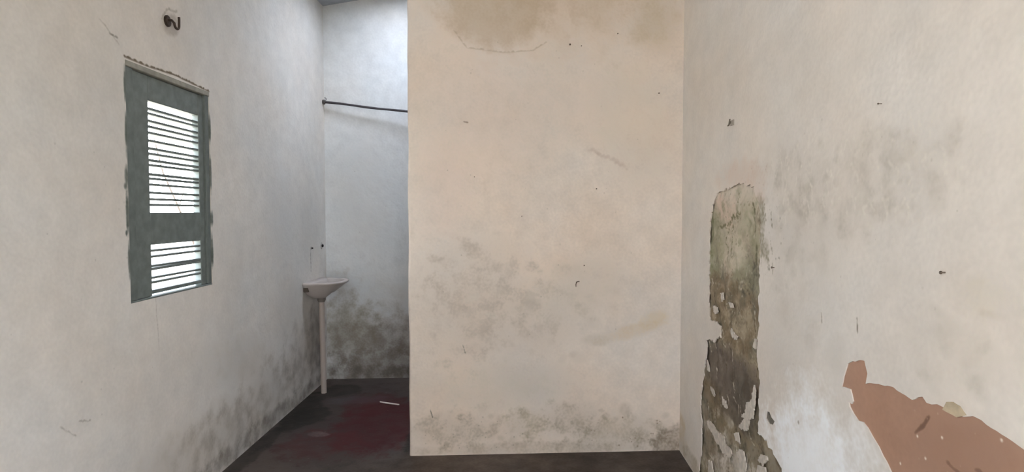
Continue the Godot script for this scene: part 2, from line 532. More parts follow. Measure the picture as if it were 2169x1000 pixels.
func build_window(FL: Transform3D) -> void:
	var win := node("window_1", FL)
	setting(win, "grey-green louvred wooden shutter window")
	var wood := flat(c8(122, 130, 127), 0.6, 0.0, 3.0)
	var jamb := flat(c8(118, 126, 123), 0.6, 0.0, 3.0)
	var pale := flat(c8(168, 166, 156), 0.8, 0.0, 3.0)
	# fixed frame in the opening
	var st := begin()
	box(st, Vector3(2.45, 1.045, -0.09), Vector3(2.505, 2.05, -0.004), 0.003)
	obj("frame_jamb", st, jamb, win)
	st = begin()
	box(st, Vector3(3.088, 1.045, -0.052), Vector3(3.125, 2.05, -0.004), 0.003)
	obj("frame_jamb", st, jamb, win)
	st = begin()
	box(st, Vector3(2.45, 2.026, -0.09), Vector3(3.125, 2.05, 0.002), 0.003)
	obj("frame_head", st, pale, win)
	st = begin()
	box(st, Vector3(2.45, 1.038, -0.15), Vector3(3.125, 1.045, -0.002), 0.002)
	obj("frame_sill", st, jamb, win)
	# shutter leaf: two stiles, three rails
	var leaf := Node3D.new()
	leaf.name = "shutter"
	win.add_child(leaf)
	var front := -0.014
	var back := -0.05
	var top := 2.024
	var bot := 1.055
	var a0 := 2.622
	var a1 := 3.04
	for s in [[2.507, a0, 1.046], [a1, 3.086, 1.046]]:
		st = begin()
		box(st, Vector3(s[0], s[2], back), Vector3(s[1], top, front), 0.003)
		obj("stile", st, wood, leaf)
	for r in [[1.915, top], [1.275, 1.42], [bot, 1.072]]:
		st = begin()
		box(st, Vector3(a0, r[0], back + 0.001), Vector3(a1, r[1], front - 0.001), 0.003)
		obj("rail", st, wood, leaf)
	# louvre slats
	st = begin()
	box(st, Vector3(a0 - 0.004, -0.0052, -0.0145), Vector3(a1 + 0.004, 0.0052, 0.0145), 0.002)
	st.generate_tangents()
	var slat_mesh := st.commit()
	var rng := RandomNumberGenerator.new()
	rng.seed = 4
	for bank in [[1.42, 1.915, 17], [1.072, 1.275, 7]]:
		var pitch: float = (bank[1] - bank[0]) / bank[2]
		for k in range(1, bank[2]):
			var s := MeshInstance3D.new()
			s.name = "slat"
			s.mesh = slat_mesh
			s.material_override = wood
			leaf.add_child(s, true)
			s.position = Vector3(0, bank[0] + pitch * k + rng.randf_range(-0.0012, 0.0012), (front + back) / 2.0)
			s.rotation = Vector3(rng.randf_range(-0.04, 0.02), 0, rng.randf_range(-0.003, 0.003))

func build_partition(FP: Transform3D) -> void:
	var p := Paint.new(-0.05, 1.65, 0.0, 3.7, 290.0, c8(227, 214, 202), 21, 0.025, 0.03, 0.022, 0.009)
	p.gain = 0.55
	var grey := c8(192, 180, 168)
	# ochre patch that ends in a drawn line near the top
	p.broken = 1.8
	p.stain(0.8, 2.85, 1.0, 0.6, 0.0, c8(190, 170, 150), 1.0, 0.7, 0.8, 0.25)
	p.stain(0.5, 2.62, 0.34, 0.29, 0.0, c8(182, 163, 138), 0.95, 0.3, 0.45, 0.2)
	p.stroke([Vector2(0.26, 2.46), Vector2(0.34, 2.36), Vector2(0.55, 2.335), Vector2(0.72, 2.35), Vector2(0.8, 2.4)], 0.006, c8(176, 158, 136), 0.22, 0.01)
	p.stain(1.42, 2.52, 0.18, 0.22, 0.0, c8(192, 176, 150), 0.8, 0.6, 0.9, 0.3)
	p.stain(1.1, 2.6, 0.16, 0.14, 0.0, c8(198, 182, 160), 0.6, 0.6, 0.9, 0.3)
	# rosy wash left of the middle
	p.stain(0.45, 2.0, 0.5, 0.55, 0.2, c8(216, 198, 187), 0.6, 0.7, 0.7, 0.2)
	p.stain(1.0, 2.1, 0.35, 0.3, 0.0, c8(214, 198, 187), 0.5, 0.7, 0.7, 0.2)
	p.stain(0.2, 1.55, 0.2, 0.35, 0.0, c8(218, 198, 188), 0.5, 0.6, 0.7, 0.2)
	p.stroke([Vector2(1.05, 1.79), Vector2(1.15, 1.74), Vector2(1.28, 1.68)], 0.012, c8(206, 188, 177), 0.18, 0.04)
	# mould
	p.stain(0.38, 1.0, 0.36, 0.3, 0.1, grey, 0.75, 0.5, 1.3, 0.8)
	p.stain(0.3, 0.8, 0.3, 0.3, 0.0, grey, 0.6, 0.5, 1.3, 0.8)
	p.stain(0.65, 0.78, 0.35, 0.22, 0.2, grey, 0.55, 0.5, 1.3, 0.8)
	p.stain(0.9, 0.95, 0.4, 0.2, 0.3, c8(192, 184, 170), 0.5, 0.5, 1.3, 0.7)
	p.stain(1.3, 1.95, 0.25, 0.4, 0.2, c8(196, 191, 177), 0.4, 0.5, 1.2, 0.6)
	p.stain(0.5, 0.42, 0.5, 0.16, 0.0, c8(190, 184, 170), 0.5, 0.5, 1.3, 0.8)
	p.stain(0.36, 0.92, 0.07, 0.03, 0.4, c8(222, 215, 203), 0.7, 0.4, 1.2, 0.4)
	p.stain(0.62, 0.86, 0.05, 0.02, 0.2, c8(222, 215, 203), 0.6, 0.4, 1.2, 0.4)
	p.stain(0.48, 0.82, 0.06, 0.02, -0.3, c8(222, 215, 203), 0.6, 0.4, 1.2, 0.4)
	p.mottle(0.42, 0.92, 0.36, 0.34, 90, 0.02, 0.07, c8(186, 174, 162), c8(228, 217, 206), 0.5)
	p.mottle(0.8, 0.8, 0.5, 0.3, 60, 0.02, 0.06, c8(194, 182, 170), c8(228, 217, 206), 0.4)
	p.mottle(0.8, 0.16, 0.8, 0.13, 110, 0.015, 0.06, c8(150, 139, 122), c8(224, 212, 199), 0.5)
	# yellow smear by the corner
	p.stain(1.3, 0.72, 0.24, 0.05, 0.22, c8(210, 188, 158), 0.75, 0.5, 1.1, 0.5)
	p.stain(1.44, 0.79, 0.1, 0.07, 0.2, c8(208, 188, 156), 0.75, 0.5, 1.1, 0.4)
	p.stain(1.1, 0.67, 0.1, 0.04, 0.0, c8(182, 172, 158), 0.5, 0.4, 1.0, 0.6)
	# dirt at the foot
	var green := c8(146, 136, 120)
	p.stain(0.25, 0.15, 0.28, 0.12, 0.0, green, 0.6, 0.5, 1.3, 0.8)
	p.stain(0.7, 0.18, 0.18, 0.1, 0.0, c8(150, 140, 114), 0.6, 0.5, 1.3, 0.8)
	p.stain(0.95, 0.2, 0.2, 0.12, 0.0, green, 0.55, 0.5, 1.3, 0.8)
	p.stain(1.2, 0.12, 0.3, 0.1, 0.0, c8(156, 144, 122), 0.55, 0.5, 1.2, 0.7)
	p.stain(0.8, 0.03, 0.95, 0.05, 0.0, c8(132, 120, 100), 0.5, 0.5, 1.2, 0.7)
	p.stain(1.55, 0.05, 0.14, 0.1, 0.3, c8(96, 84, 68), 0.8, 0.4, 1.0, 0.5)
	p.speckle(1.28, 0.12, 0.28, 0.1, 24, 0.002, 0.007, c8(124, 104, 84), 0.75)
	p.speckle(0.4, 0.13, 0.4, 0.1, 50, 0.002, 0.006, c8(130, 124, 108), 0.45)
	p.speckle(0.8, 1.5, 0.75, 1.0, 40, 0.002, 0.005, c8(150, 140, 126), 0.5)
	p.stroke([Vector2(0.12, 0.27), Vector2(0.135, 0.22)], 0.004, c8(120, 114, 100), 0.7)
	p.stroke([Vector2(0.31, 0.65), Vector2(0.325, 0.6)], 0.004, c8(140, 134, 120), 0.6)
	p.stroke([Vector2(0.32, 1.94), Vector2(0.345, 1.935)], 0.005, c8(150, 134, 120), 0.7)
	p.stain(0.325, 1.915, 0.03, 0.015, 0.0, c8(224, 210, 198), 0.7, 0.5, 1.0, 0.3)
	p.stain(0.945, 2.41, 0.022, 0.022, 0.0, c8(226, 212, 202), 0.9, 0.5, 0.6, 0.1)
	var st := begin()
	# plan outline with a rounded, hand-plastered free edge, stacked in courses
	var th := 0.13
	var r := 0.014
	var plan := []
	plan.append([Vector2(1.61, 0.0), Vector2(0, 1)])
	plan.append([Vector2(r, 0.0), Vector2(0, 1)])
	for k in range(1, 5):
		var a := PI / 2 * k / 4.0
		plan.append([Vector2(r - sin(a) * r, -r + cos(a) * r), Vector2(-sin(a), cos(a))])
	for k in 5:
		var a := PI / 2 * k / 4.0
		plan.append([Vector2(r - cos(a) * r, -th + r - sin(a) * r), Vector2(-cos(a), -sin(a))])
	plan.append([Vector2(1.61, -th), Vector2(0, -1)])
	var wob := FastNoiseLite.new()
	wob.seed = 3
	wob.frequency = 1.6
	wob.fractal_octaves = 3
	var rows := 48
	var at := func(k: int, j: int) -> Array:
		var q: Vector2 = plan[k][0]
		var nn: Vector2 = plan[k][1]
		var top := roof_y(-0.692 + q.x) + 0.03
		var y := -0.1 + (top + 0.1) * j / rows
		var x := q.x
		if x < 1.0:
			x += wob.get_noise_2d(y * 1.0, 4.0) * 0.007
		return [Vector3(x, y, q.y), Vector3(nn.x, 0, nn.y), p.uv(Vector2(x + q.y * 0.3, y))]
	var rear_st := begin()
	for k in plan.size() - 1:
		var st2 := rear_st if k == plan.size() - 2 else st
		for j in rows:
			var v := [at.call(k, j), at.call(k + 1, j), at.call(k + 1, j + 1), at.call(k, j + 1)]
			var o := [0, 1, 2, 0, 2, 3]
			if (v[1][0] - v[0][0]).cross(v[2][0] - v[0][0]).dot(v[0][1] + v[1][1]) > 0.0:
				o = [0, 2, 1, 0, 3, 2]
			for i in o:
				st2.set_normal(v[i][1])
				st2.set_uv(v[i][2])
				st2.add_vertex(v[i][0])
	var w := node("wall_partition", FP)
	obj("painted_plaster", st, p.material(0.85, 0.6), w)
	obj("darkened_rear_face", rear_st, flat(c8(128, 122, 114), 0.95, 0.0, 2.0), w)  # unseen rear face, made dark to soak up bounced light
	setting(w, "cream partition wall with grey mould patches")

func build_wall_right(FR: Transform3D) -> void:
	var top := roof_y(0.9) + 0.02
	var cream := c8(218, 209, 199)
	var p := Paint.new(-3.65, -0.5, 0.0, 3.66, 285.0, cream, 41, 0.02, 0.02, 0.018, 0.006)
	p.gain = 0.45
	var grey := c8(186, 177, 166)
	# mottled mould band
	for s in [[-2.05, 1.52, 0.28, 0.13], [-1.75, 1.5, 0.3, 0.15], [-1.5, 1.5, 0.22, 0.13], [-1.33, 1.54, 0.14, 0.07], [-2.1, 1.36, 0.18, 0.14], [-1.85, 1.4, 0.2, 0.1], [-2.25, 1.6, 0.2, 0.1]]:
		p.stain(s[0], s[1], s[2], s[3], 0.05, grey, 0.6, 0.5, 1.5, 0.9)
	p.stain(-2.0, 1.2, 0.25, 0.2, 0.0, grey, 0.4, 0.5, 1.5, 0.9)
	p.stain(-2.1, 0.98, 0.2, 0.2, 0.0, grey, 0.4, 0.5, 1.5, 0.9)
	p.stain(-1.3, 1.12, 0.16, 0.08, 0.0, c8(188, 181, 168), 0.5, 0.5, 1.4, 0.9)
	p.stain(-1.2, 1.25, 0.12, 0.05, 0.0, c8(196, 186, 164), 0.5, 0.5, 1.4, 0.8)
	p.stain(-1.17, 1.22, 0.05, 0.012, 0.0, c8(170, 160, 140), 0.5, 0.5, 1.4, 0.8)
	p.broken = 1.8
	p.mottle(-1.8, 1.5, 0.55, 0.14, 170, 0.012, 0.05, c8(176, 168, 155), c8(230, 222, 210), 0.6)
	p.mottle(-2.05, 1.35, 0.25, 0.2, 70, 0.012, 0.05, c8(178, 171, 160), c8(230, 222, 211), 0.5)
	p.mottle(-1.7, 1.1, 0.5, 0.25, 60, 0.02, 0.06, c8(194, 186, 175), c8(230, 222, 212), 0.35)
	p.mottle(-1.3, 1.12, 0.2, 0.1, 30, 0.012, 0.04, c8(182, 175, 162), c8(226, 218, 206), 0.45)
	for k in 70:
		var x := p.rng.randf_range(-2.25, -1.25)
		var y := p.rng.randf_range(1.36, 1.62)
		var l := p.rng.randf_range(0.01, 0.045)
		p.stroke([Vector2(x, y), Vector2(x + p.rng.randf_range(-0.02, 0.02), y + l), Vector2(x + p.rng.randf_range(-0.05, 0.05), y + l * 1.7)], 0.006, c8(226, 218, 206), 0.22, 0.03)
	# diagonal bands of faint shade painted high on the wall
	for s in [[-2.6, 2.15, 0.5], [-2.2, 2.05, 0.55], [-1.9, 1.95, 0.4], [-2.9, 2.3, 0.4], [-1.6, 1.85, 0.3], [-3.1, 2.1, 0.35]]:
		p.stain(s[0], s[1], s[2], 0.04, 0.12, c8(206, 198, 187), 0.3, 0.6, 1.2, 0.6)
	p.gain = 1.0
	# whiter patch below the old brown coat, its colour brightened in place of light
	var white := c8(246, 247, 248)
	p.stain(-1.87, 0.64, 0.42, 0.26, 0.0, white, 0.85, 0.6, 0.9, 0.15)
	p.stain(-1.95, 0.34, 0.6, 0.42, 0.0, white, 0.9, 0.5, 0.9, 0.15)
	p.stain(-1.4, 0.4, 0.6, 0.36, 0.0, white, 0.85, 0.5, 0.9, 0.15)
	p.stain(-1.75, 0.62, 0.07, 0.03, 0.5, c8(204, 205, 204), 0.4, 0.6, 1.3, 0.7)
	p.stain(-1.9, 0.55, 0.08, 0.03, 0.7, c8(204, 205, 204), 0.4, 0.6, 1.3, 0.7)
	# mould and damp around the eroded strip
	var moss := c8(152, 144, 125)
	p.stain(-2.36, 1.36, 0.05, 0.14, 0.1, moss, 0.75, 0.4, 1.5, 0.8)
	p.stain(-2.3, 1.28, 0.04, 0.06, 0.0, moss, 0.6, 0.5, 1.6, 0.8)
	for k in 16:
		var mx := p.rng.randf_range(-2.4, -2.24)
		var my := p.rng.randf_range(1.2, 1.46)
		p.stroke([Vector2(mx, my), Vector2(mx + 0.01, my - p.rng.randf_range(0.02, 0.06))], 0.005, c8(138, 131, 111), 0.45, 0.03)
	p.speckle(-2.26, 1.33, 0.12, 0.16, 22, 0.002, 0.006, c8(126, 120, 102), 0.6)
	p.stain(-2.62, 1.58, 0.3, 0.08, 0.0, c8(208, 186, 170), 0.5, 0.5, 1.2, 0.4)
	p.stain(-2.4, 1.53, 0.12, 0.08, 0.0, c8(206, 184, 168), 0.45, 0.5, 1.2, 0.4)
	p.speckle(-2.5, 1.57, 0.22, 0.07, 12, 0.002, 0.005, c8(146, 132, 112), 0.5)
	p.stain(-3.5, 0.12, 0.12, 0.14, 0.0, c8(190, 168, 134), 0.5, 0.5, 1.1, 0.5)
	p.stain(-3.3, 0.05, 0.3, 0.05, 0.0, c8(150, 138, 116), 0.5, 0.5, 1.1, 0.6)
	p.speckle(-1.9, 1.1, 0.7, 0.7, 40, 0.002, 0.004, c8(150, 140, 126), 0.5)
	p.dot(-2.0, 0.72, 0.008, c8(150, 140, 128), 0.7)
	p.stroke([Vector2(-1.66, 1.13), Vector2(-1.655, 1.09)], 0.004, c8(130, 120, 106), 0.7)
	p.stroke([Vector2(-1.86, 1.11), Vector2(-1.855, 1.08)], 0.004, c8(150, 140, 124), 0.6)

	var wall := node("wall_right", FR)
	setting(wall, "cream wall with a damp eroded strip and peeled paint")
	# body of the wall, left bare behind the partition to cut bounced light
	var st := begin()
	for r in [[-5.3, 0.6, -0.1, top], [1.5, 1.75, -0.1, top], [0.6, 1.5, 2.3, top]]:
		plate(st, rect(r[0], r[1], r[2], r[3]), -0.026, 0.15)
	obj("masonry", st, flat(c8(120, 110, 94), 0.95, 0.0, 2.0), wall)
	# outlines of what has fallen off the paint
	var strip := ragged([Vector2(-2.519, 1.537), Vector2(-2.434, 1.518), Vector2(-2.39, 1.47), Vector2(-2.37, 1.43), Vector2(-2.35, 1.384), Vector2(-2.355, 1.329), Vector2(-2.36, 1.219), Vector2(-2.362, 1.107), Vector2(-2.356, 0.979), Vector2(-2.372, 0.9), Vector2(-2.366, 0.844), Vector2(-2.334, 0.778), Vector2(-2.35, 0.68), Vector2(-2.344, 0.551), Vector2(-2.315, 0.552), Vector2(-2.255, 0.548), Vector2(-2.189, 0.53), Vector2(-2.139, 0.508), Vector2(-2.114, 0.48), Vector2(-2.16, 0.3), Vector2(-2.1, 0.1), Vector2(-2.12, -0.2), Vector2(-3.15, -0.2), Vector2(-3.146, 0.04), Vector2(-3.109, 0.189), Vector2(-3.105, 0.315), Vector2(-3.136, 0.417), Vector2(-3.107, 0.538), Vector2(-3.068, 0.623), Vector2(-3.033, 0.74), Vector2(-3.05, 0.778), Vector2(-2.919, 0.796), Vector2(-2.827, 0.838), Vector2(-2.822, 0.888), Vector2(-2.976, 0.888), Vector2(-3.01, 0.948), Vector2(-3.007, 1.067), Vector2(-3.013, 1.208), Vector2(-3.018, 1.326), Vector2(-2.977, 1.443), Vector2(-2.906, 1.51), Vector2(-2.756, 1.527), Vector2(-2.632, 1.547)], 0.012, 0.018, 71, 26.0)
	var brown := ragged([Vector2(-1.731, 0.92), Vector2(-1.722, 0.952), Vector2(-1.704, 0.994), Vector2(-1.677, 1.007), Vector2(-1.619, 1.024), Vector2(-1.604, 0.991), Vector2(-1.61, 0.962), Vector2(-1.575, 0.973), Vector2(-1.528, 0.984), Vector2(-1.49, 0.989), Vector2(-1.456, 0.984), Vector2(-1.417, 0.981), Vector2(-1.395, 0.992), Vector2(-1.379, 0.998), Vector2(-1.366, 0.99), Vector2(-1.331, 0.997), Vector2(-1.309, 0.998), Vector2(-1.28, 0.993), Vector2(-1.25, 0.997), Vector2(-1.226, 1.006), Vector2(-1.201, 1.008), Vector2(-1.153, 0.996), Vector2(-1.099, 0.991), Vector2(-0.96, 0.985), Vector2(-0.82, 0.93), Vector2(-0.78, 0.8), Vector2(-0.9, 0.66), Vector2(-1.1, 0.62), Vector2(-1.3, 0.68), Vector2(-1.491, 0.775), Vector2(-1.526, 0.803), Vector2(-1.569, 0.829), Vector2(-1.596, 0.847), Vector2(-1.619, 0.857), Vector2(-1.644, 0.852), Vector2(-1.666, 0.861), Vector2(-1.686, 0.875), Vector2(-1.694, 0.889), Vector2(-1.679, 0.887), Vector2(-1.672, 0.896), Vector2(-1.686, 0.925)], 0.012, 0.004, 72)
	var chip := ragged([Vector2(-2.265, 0.669), Vector2(-2.239, 0.674), Vector2(-2.22, 0.659), Vector2(-2.19, 0.656), Vector2(-2.207, 0.638), Vector2(-2.237, 0.632), Vector2(-2.273, 0.641)], 0.01, 0.003, 73)
	# paint coat with those outlines cut out of it
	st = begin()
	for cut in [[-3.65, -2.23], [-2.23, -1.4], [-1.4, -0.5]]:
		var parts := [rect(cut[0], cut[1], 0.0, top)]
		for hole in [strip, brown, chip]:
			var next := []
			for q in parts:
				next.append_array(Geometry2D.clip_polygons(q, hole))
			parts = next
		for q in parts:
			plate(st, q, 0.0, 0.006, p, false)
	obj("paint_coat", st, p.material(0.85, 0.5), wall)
	var pp := Paint.new(-0.5, 1.8, 0.0, 3.66, 60.0, cream, 42, 0.025, 0.03, 0.02)
	st = begin()
	# a second doorway, also added out of view for light, faces the first
	for r in [[-0.5, 0.6, 0.0, top], [1.5, 1.75, 0.0, top], [0.6, 1.5, 2.3, top]]:
		plate(st, rect(r[0], r[1], r[2], r[3]), 0.0, 0.006, pp, false)
	obj("plain_paint_coat", st, pp.material(0.85, 0.0), wall)
	# older brown coat
	var bp := Paint.new(-1.8, -0.7, 0.55, 1.1, 420.0, c8(170, 135, 115), 43, 0.04, 0.03, 0.02)
	bp.stain(-1.25, 0.9, 0.2, 0.12, 0.3, c8(156, 122, 102), 0.6, 0.5, 1.0, 0.4)
	bp.stroke([Vector2(-1.36, 0.96), Vector2(-1.38, 0.93), Vector2(-1.41, 0.905)], 0.006, c8(120, 92, 76), 0.6, 0.006)
	bp.stroke([Vector2(-1.3, 0.88), Vector2(-1.26, 0.87)], 0.005, c8(130, 100, 84), 0.6, 0.006)
	bp.stroke([Vector2(-1.22, 0.9), Vector2(-1.17, 0.9)], 0.005, c8(130, 100, 84), 0.6, 0.006)
	for s in [[-1.318, 0.928], [-1.155, 0.985], [-1.46, 0.81], [-1.37, 0.86], [-1.23, 0.82], [-1.4, 0.9]]:
		bp.dot(s[0], s[1], 0.0045, c8(226, 214, 198), 0.95)
	bp.speckle(-1.3, 0.88, 0.3, 0.1, 16, 0.0015, 0.003, c8(206, 180, 160), 0.6)
	st = begin()
	plate(st, rect(-1.8, -0.72, 0.57, 1.08), -0.0035, 0.002, bp, false)
	obj("old_brown_coat", st, bp.material(0.7, 0.2), wall)
	# sliver of cream filler along the top edge of the brown coat
	st = begin()
	plate(st, ragged([Vector2(-1.313, 0.991), Vector2(-1.302, 1.011), Vector2(-1.281, 1.018), Vector2(-1.26, 1.017), Vector2(-1.242, 1.003), Vector2(-1.27, 0.99)], 0.008, 0.002, 74), 0.0012, 0.004)
	obj("filler_patch", st, flat(c8(200, 182, 154), 0.9, 0.0, 4.0), wall)
	# eroded plaster in the strip
	var ep := Paint.new(-3.22, -2.0, -0.1, 1.6, 360.0, c8(150, 138, 116), 44, 0.1, 0.3, 0.16, 0.03)
	ep.broken = 2.0
	var olive := c8(172, 167, 145)
	var pale := c8(208, 197, 180)
	# still mostly paint at the top, with mould creeping in
	ep.stain(-2.68, 1.38, 0.45, 0.3, 0.0, c8(200, 188, 168), 0.95, 0.4, 0.7, 0.25)
	ep.stain(-2.7, 1.52, 0.4, 0.12, 0.0, c8(210, 198, 182), 0.9, 0.5, 0.9, 0.2)
	ep.stain(-2.82, 1.43, 0.2, 0.1, 0.0, c8(208, 182, 164), 0.6, 0.4, 1.2, 0.6)
	ep.stain(-2.96, 1.26, 0.09, 0.22, 0.0, c8(138, 136, 110), 0.85, 0.4, 1.1, 0.6)
	ep.stain(-2.86, 1.2, 0.07, 0.14, 0.0, c8(154, 149, 122), 0.7, 0.4, 1.3, 0.7)
	ep.stain(-2.55, 1.4, 0.14, 0.1, 0.0, olive, 0.7, 0.4, 1.3, 0.7)
	ep.stain(-2.45, 1.3, 0.07, 0.16, 0.0, c8(140, 136, 112), 0.7, 0.4, 1.3, 0.7)
	ep.stain(-2.52, 1.16, 0.16, 0.1, 0.0, c8(140, 136, 112), 0.85, 0.4, 1.3, 0.6)
	ep.stain(-2.66, 1.08, 0.14, 0.07, 0.0, c8(144, 134, 108), 0.7, 0.4, 1.3, 0.6)
	ep.stain(-2.62, 1.25, 0.12, 0.1, 0.0, c8(196, 186, 164), 0.7, 0.4, 1.3, 0.5)
	ep.stain(-2.76, 1.13, 0.06, 0.12, 0.0, c8(200, 184, 164), 0.7, 0.4, 1.3, 0.5)
	ep.stroke([Vector2(-2.9, 1.36), Vector2(-2.84, 1.35), Vector2(-2.78, 1.365)], 0.007, c8(112, 108, 82), 0.8, 0.05)
	ep.stroke([Vector2(-2.78, 1.365), Vector2(-2.72, 1.39), Vector2(-2.6, 1.42)], 0.006, c8(112, 108, 82), 0.8, 0.05)
	ep.stroke([Vector2(-2.78, 1.36), Vector2(-2.79, 1.28), Vector2(-2.74, 1.2)], 0.005, c8(122, 116, 92), 0.6, 0.06)
	ep.stroke([Vector2(-2.7, 1.36), Vector2(-2.71, 1.3), Vector2(-2.68, 1.22)], 0.005, c8(122, 116, 92), 0.6, 0.06)
	ep.stroke([Vector2(-2.62, 1.5), Vector2(-2.66, 1.44), Vector2(-2.64, 1.38)], 0.006, c8(124, 118, 94), 0.6, 0.05)
	ep.stroke([Vector2(-2.46, 1.46), Vector2(-2.43, 1.38), Vector2(-2.42, 1.25), Vector2(-2.41, 1.2)], 0.008, c8(114, 110, 88), 0.8, 0.04)
	ep.stroke([Vector2(-2.99, 1.42), Vector2(-3.0, 1.3), Vector2(-2.995, 1.15)], 0.010, c8(124, 124, 96), 0.7, 0.03)
	# brown earth plaster below
	ep.stain(-2.7, 0.98, 0.45, 0.17, 0.0, c8(136, 119, 96), 0.8, 0.4, 1.0, 0.4)
	ep.stain(-2.9, 1.06, 0.14, 0.07, 0.0, c8(126, 112, 92), 0.8, 0.4, 1.0, 0.4)
	ep.stain(-2.56, 0.93, 0.18, 0.11, 0.0, c8(168, 152, 129), 0.75, 0.4, 1.2, 0.7)
	ep.stain(-2.66, 1.0, 0.12, 0.05, 0.3, c8(178, 162, 138), 0.6, 0.4, 1.3, 0.7)
	ep.stain(-2.82, 0.95, 0.1, 0.1, 0.0, c8(122, 106, 82), 0.7, 0.4, 1.3, 0.6)
	ep.stain(-2.7, 0.67, 0.46, 0.16, 0.0, c8(114, 103, 93), 1.0, 0.35, 0.7, 0.15)
	ep.stain(-2.52, 0.62, 0.2, 0.13, 0.0, c8(102, 95, 85), 0.85, 0.4, 0.9, 0.3)
	ep.stain(-2.8, 0.7, 0.1, 0.06, 0.0, c8(138, 128, 116), 0.6, 0.4, 1.3, 0.6)
	ep.stain(-2.95, 0.66, 0.07, 0.08, 0.0, c8(130, 122, 106), 0.6, 0.4, 1.3, 0.6)
	ep.stain(-2.4, 0.68, 0.06, 0.05, 0.0, c8(142, 118, 102), 0.7, 0.4, 1.2, 0.5)
	ep.stain(-2.62, 0.53, 0.26, 0.09, 0.0, c8(108, 97, 86), 0.85, 0.4, 0.9, 0.3)
	ep.stain(-2.96, 0.5, 0.26, 0.1, 0.0, c8(120, 104, 82), 0.85, 0.4, 1.1, 0.5)
	ep.stain(-2.36, 0.6, 0.05, 0.12, 0.0, c8(114, 106, 90), 0.8, 0.4, 1.0, 0.3)
	ep.stain(-2.7, 0.43, 0.36, 0.07, 0.1, c8(132, 118, 94), 0.8, 0.4, 1.2, 0.5)
	# pale and brown mixed near the floor
	ep.stain(-3.04, 0.3, 0.12, 0.2, 0.0, c8(152, 140, 124), 0.8, 0.4, 1.0, 0.4)
	ep.stain(-2.55, 0.32, 0.4, 0.12, 0.0, c8(188, 178, 163), 0.85, 0.4, 1.3, 0.6)
	ep.stain(-2.8, 0.16, 0.3, 0.12, 0.0, c8(186, 176, 160), 0.8, 0.4, 1.3, 0.6)
	ep.stain(-2.24, 0.46, 0.13, 0.09, 0.0, c8(148, 139, 123), 0.85, 0.4, 1.0, 0.4)
	ep.stain(-2.38, 0.44, 0.1, 0.05, 0.0, c8(138, 130, 116), 0.7, 0.4, 1.2, 0.5)
	ep.stain(-2.72, 0.24, 0.18, 0.09, 0.0, c8(144, 123, 102), 0.85, 0.4, 1.1, 0.5)
	ep.stain(-2.46, 0.22, 0.14, 0.1, 0.0, c8(152, 141, 122), 0.7, 0.4, 1.3, 0.6)
	ep.stain(-2.6, 0.3, 0.3, 0.08, 0.2, c8(206, 197, 185), 0.9, 0.4, 1.4, 0.5)
	ep.stain(-2.5, 0.36, 0.1, 0.07, 0.2, c8(206, 197, 185), 0.8, 0.4, 1.4, 0.5)
	ep.stain(-2.85, 0.22, 0.2, 0.06, 0.1, c8(204, 195, 183), 0.8, 0.4, 1.4, 0.5)
	ep.stain(-2.58, 0.94, 0.18, 0.09, 0.0, c8(164, 151, 128), 0.7, 0.4, 1.3, 0.7)
	ep.speckle(-2.7, 1.3, 0.3, 0.22, 140, 0.002, 0.007, c8(124, 118, 94), 0.55)
	ep.speckle(-2.7, 0.95, 0.35, 0.25, 240, 0.002, 0.008, c8(102, 88, 70), 0.55)
	ep.speckle(-2.7, 1.0, 0.35, 0.25, 200, 0.002, 0.008, pale, 0.6)
	ep.speckle(-2.7, 0.6, 0.38, 0.14, 90, 0.002, 0.008, c8(152, 140, 126), 0.5)
	ep.speckle(-2.7, 0.55, 0.38, 0.16, 90, 0.002, 0.008, c8(86, 76, 64), 0.5)
	ep.speckle(-2.65, 0.25, 0.5, 0.2, 160, 0.003, 0.010, c8(130, 116, 98), 0.5)
	for k in 60:
		var sx := ep.rng.randf_range(-3.05, -2.4)
		var sy := ep.rng.randf_range(0.15, 1.1)
		var up := ep.rng.randf() < 0.5
		ep.stroke([Vector2(sx, sy), Vector2(sx + 0.02, sy - ep.rng.randf_range(0.02, 0.08))], 0.006, pale if up else c8(98, 86, 70), 0.5, 0.03)
	ep.mottle(-2.7, 1.3, 0.33, 0.22, 110, 0.012, 0.045, c8(152, 147, 122), c8(208, 196, 178), 0.7)
	ep.mottle(-2.7, 0.97, 0.35, 0.16, 110, 0.012, 0.05, c8(114, 98, 76), c8(178, 162, 138), 0.7)
	ep.mottle(-2.7, 0.62, 0.4, 0.16, 90, 0.015, 0.06, c8(92, 82, 72), c8(130, 118, 106), 0.6)
	ep.mottle(-2.65, 0.28, 0.5, 0.22, 170, 0.015, 0.06, c8(136, 122, 102), c8(202, 192, 177), 0.75)
	var rn := FastNoiseLite.new()
	rn.seed = 77
	rn.frequency = 5.5
	rn.fractal_octaves = 5
	rn.fractal_gain = 0.6
	st = begin()
	var nx := 100
	var ny := 140
	var hp := func(i: int, j: int) -> Vector3:
		var x := lerpf(-3.2, -2.02, float(i) / nx)
		var y := lerpf(-0.08, 1.58, float(j) / ny)
		return Vector3(x, y, -0.010 + clampf(rn.get_noise_2d(x * 1.0, y * 1.0) * 0.016, -0.012, 0.0075))
	var pts := []
	for j in ny + 1:
		for i in nx + 1:
			pts.append(hp.call(i, j))
	for j in ny:
		for i in nx:
			var k := j * (nx + 1) + i
			for o in [k, k + nx + 2, k + 1, k, k + nx + 1, k + nx + 2]:
				var v: Vector3 = pts[o]
				st.set_smooth_group(0)
				st.set_uv(ep.uv(Vector2(v.x, v.y)))
				st.add_vertex(v)
	st.index()
	st.generate_normals()
	obj("eroded_plaster", st, ep.material(0.95, 0.5), wall)
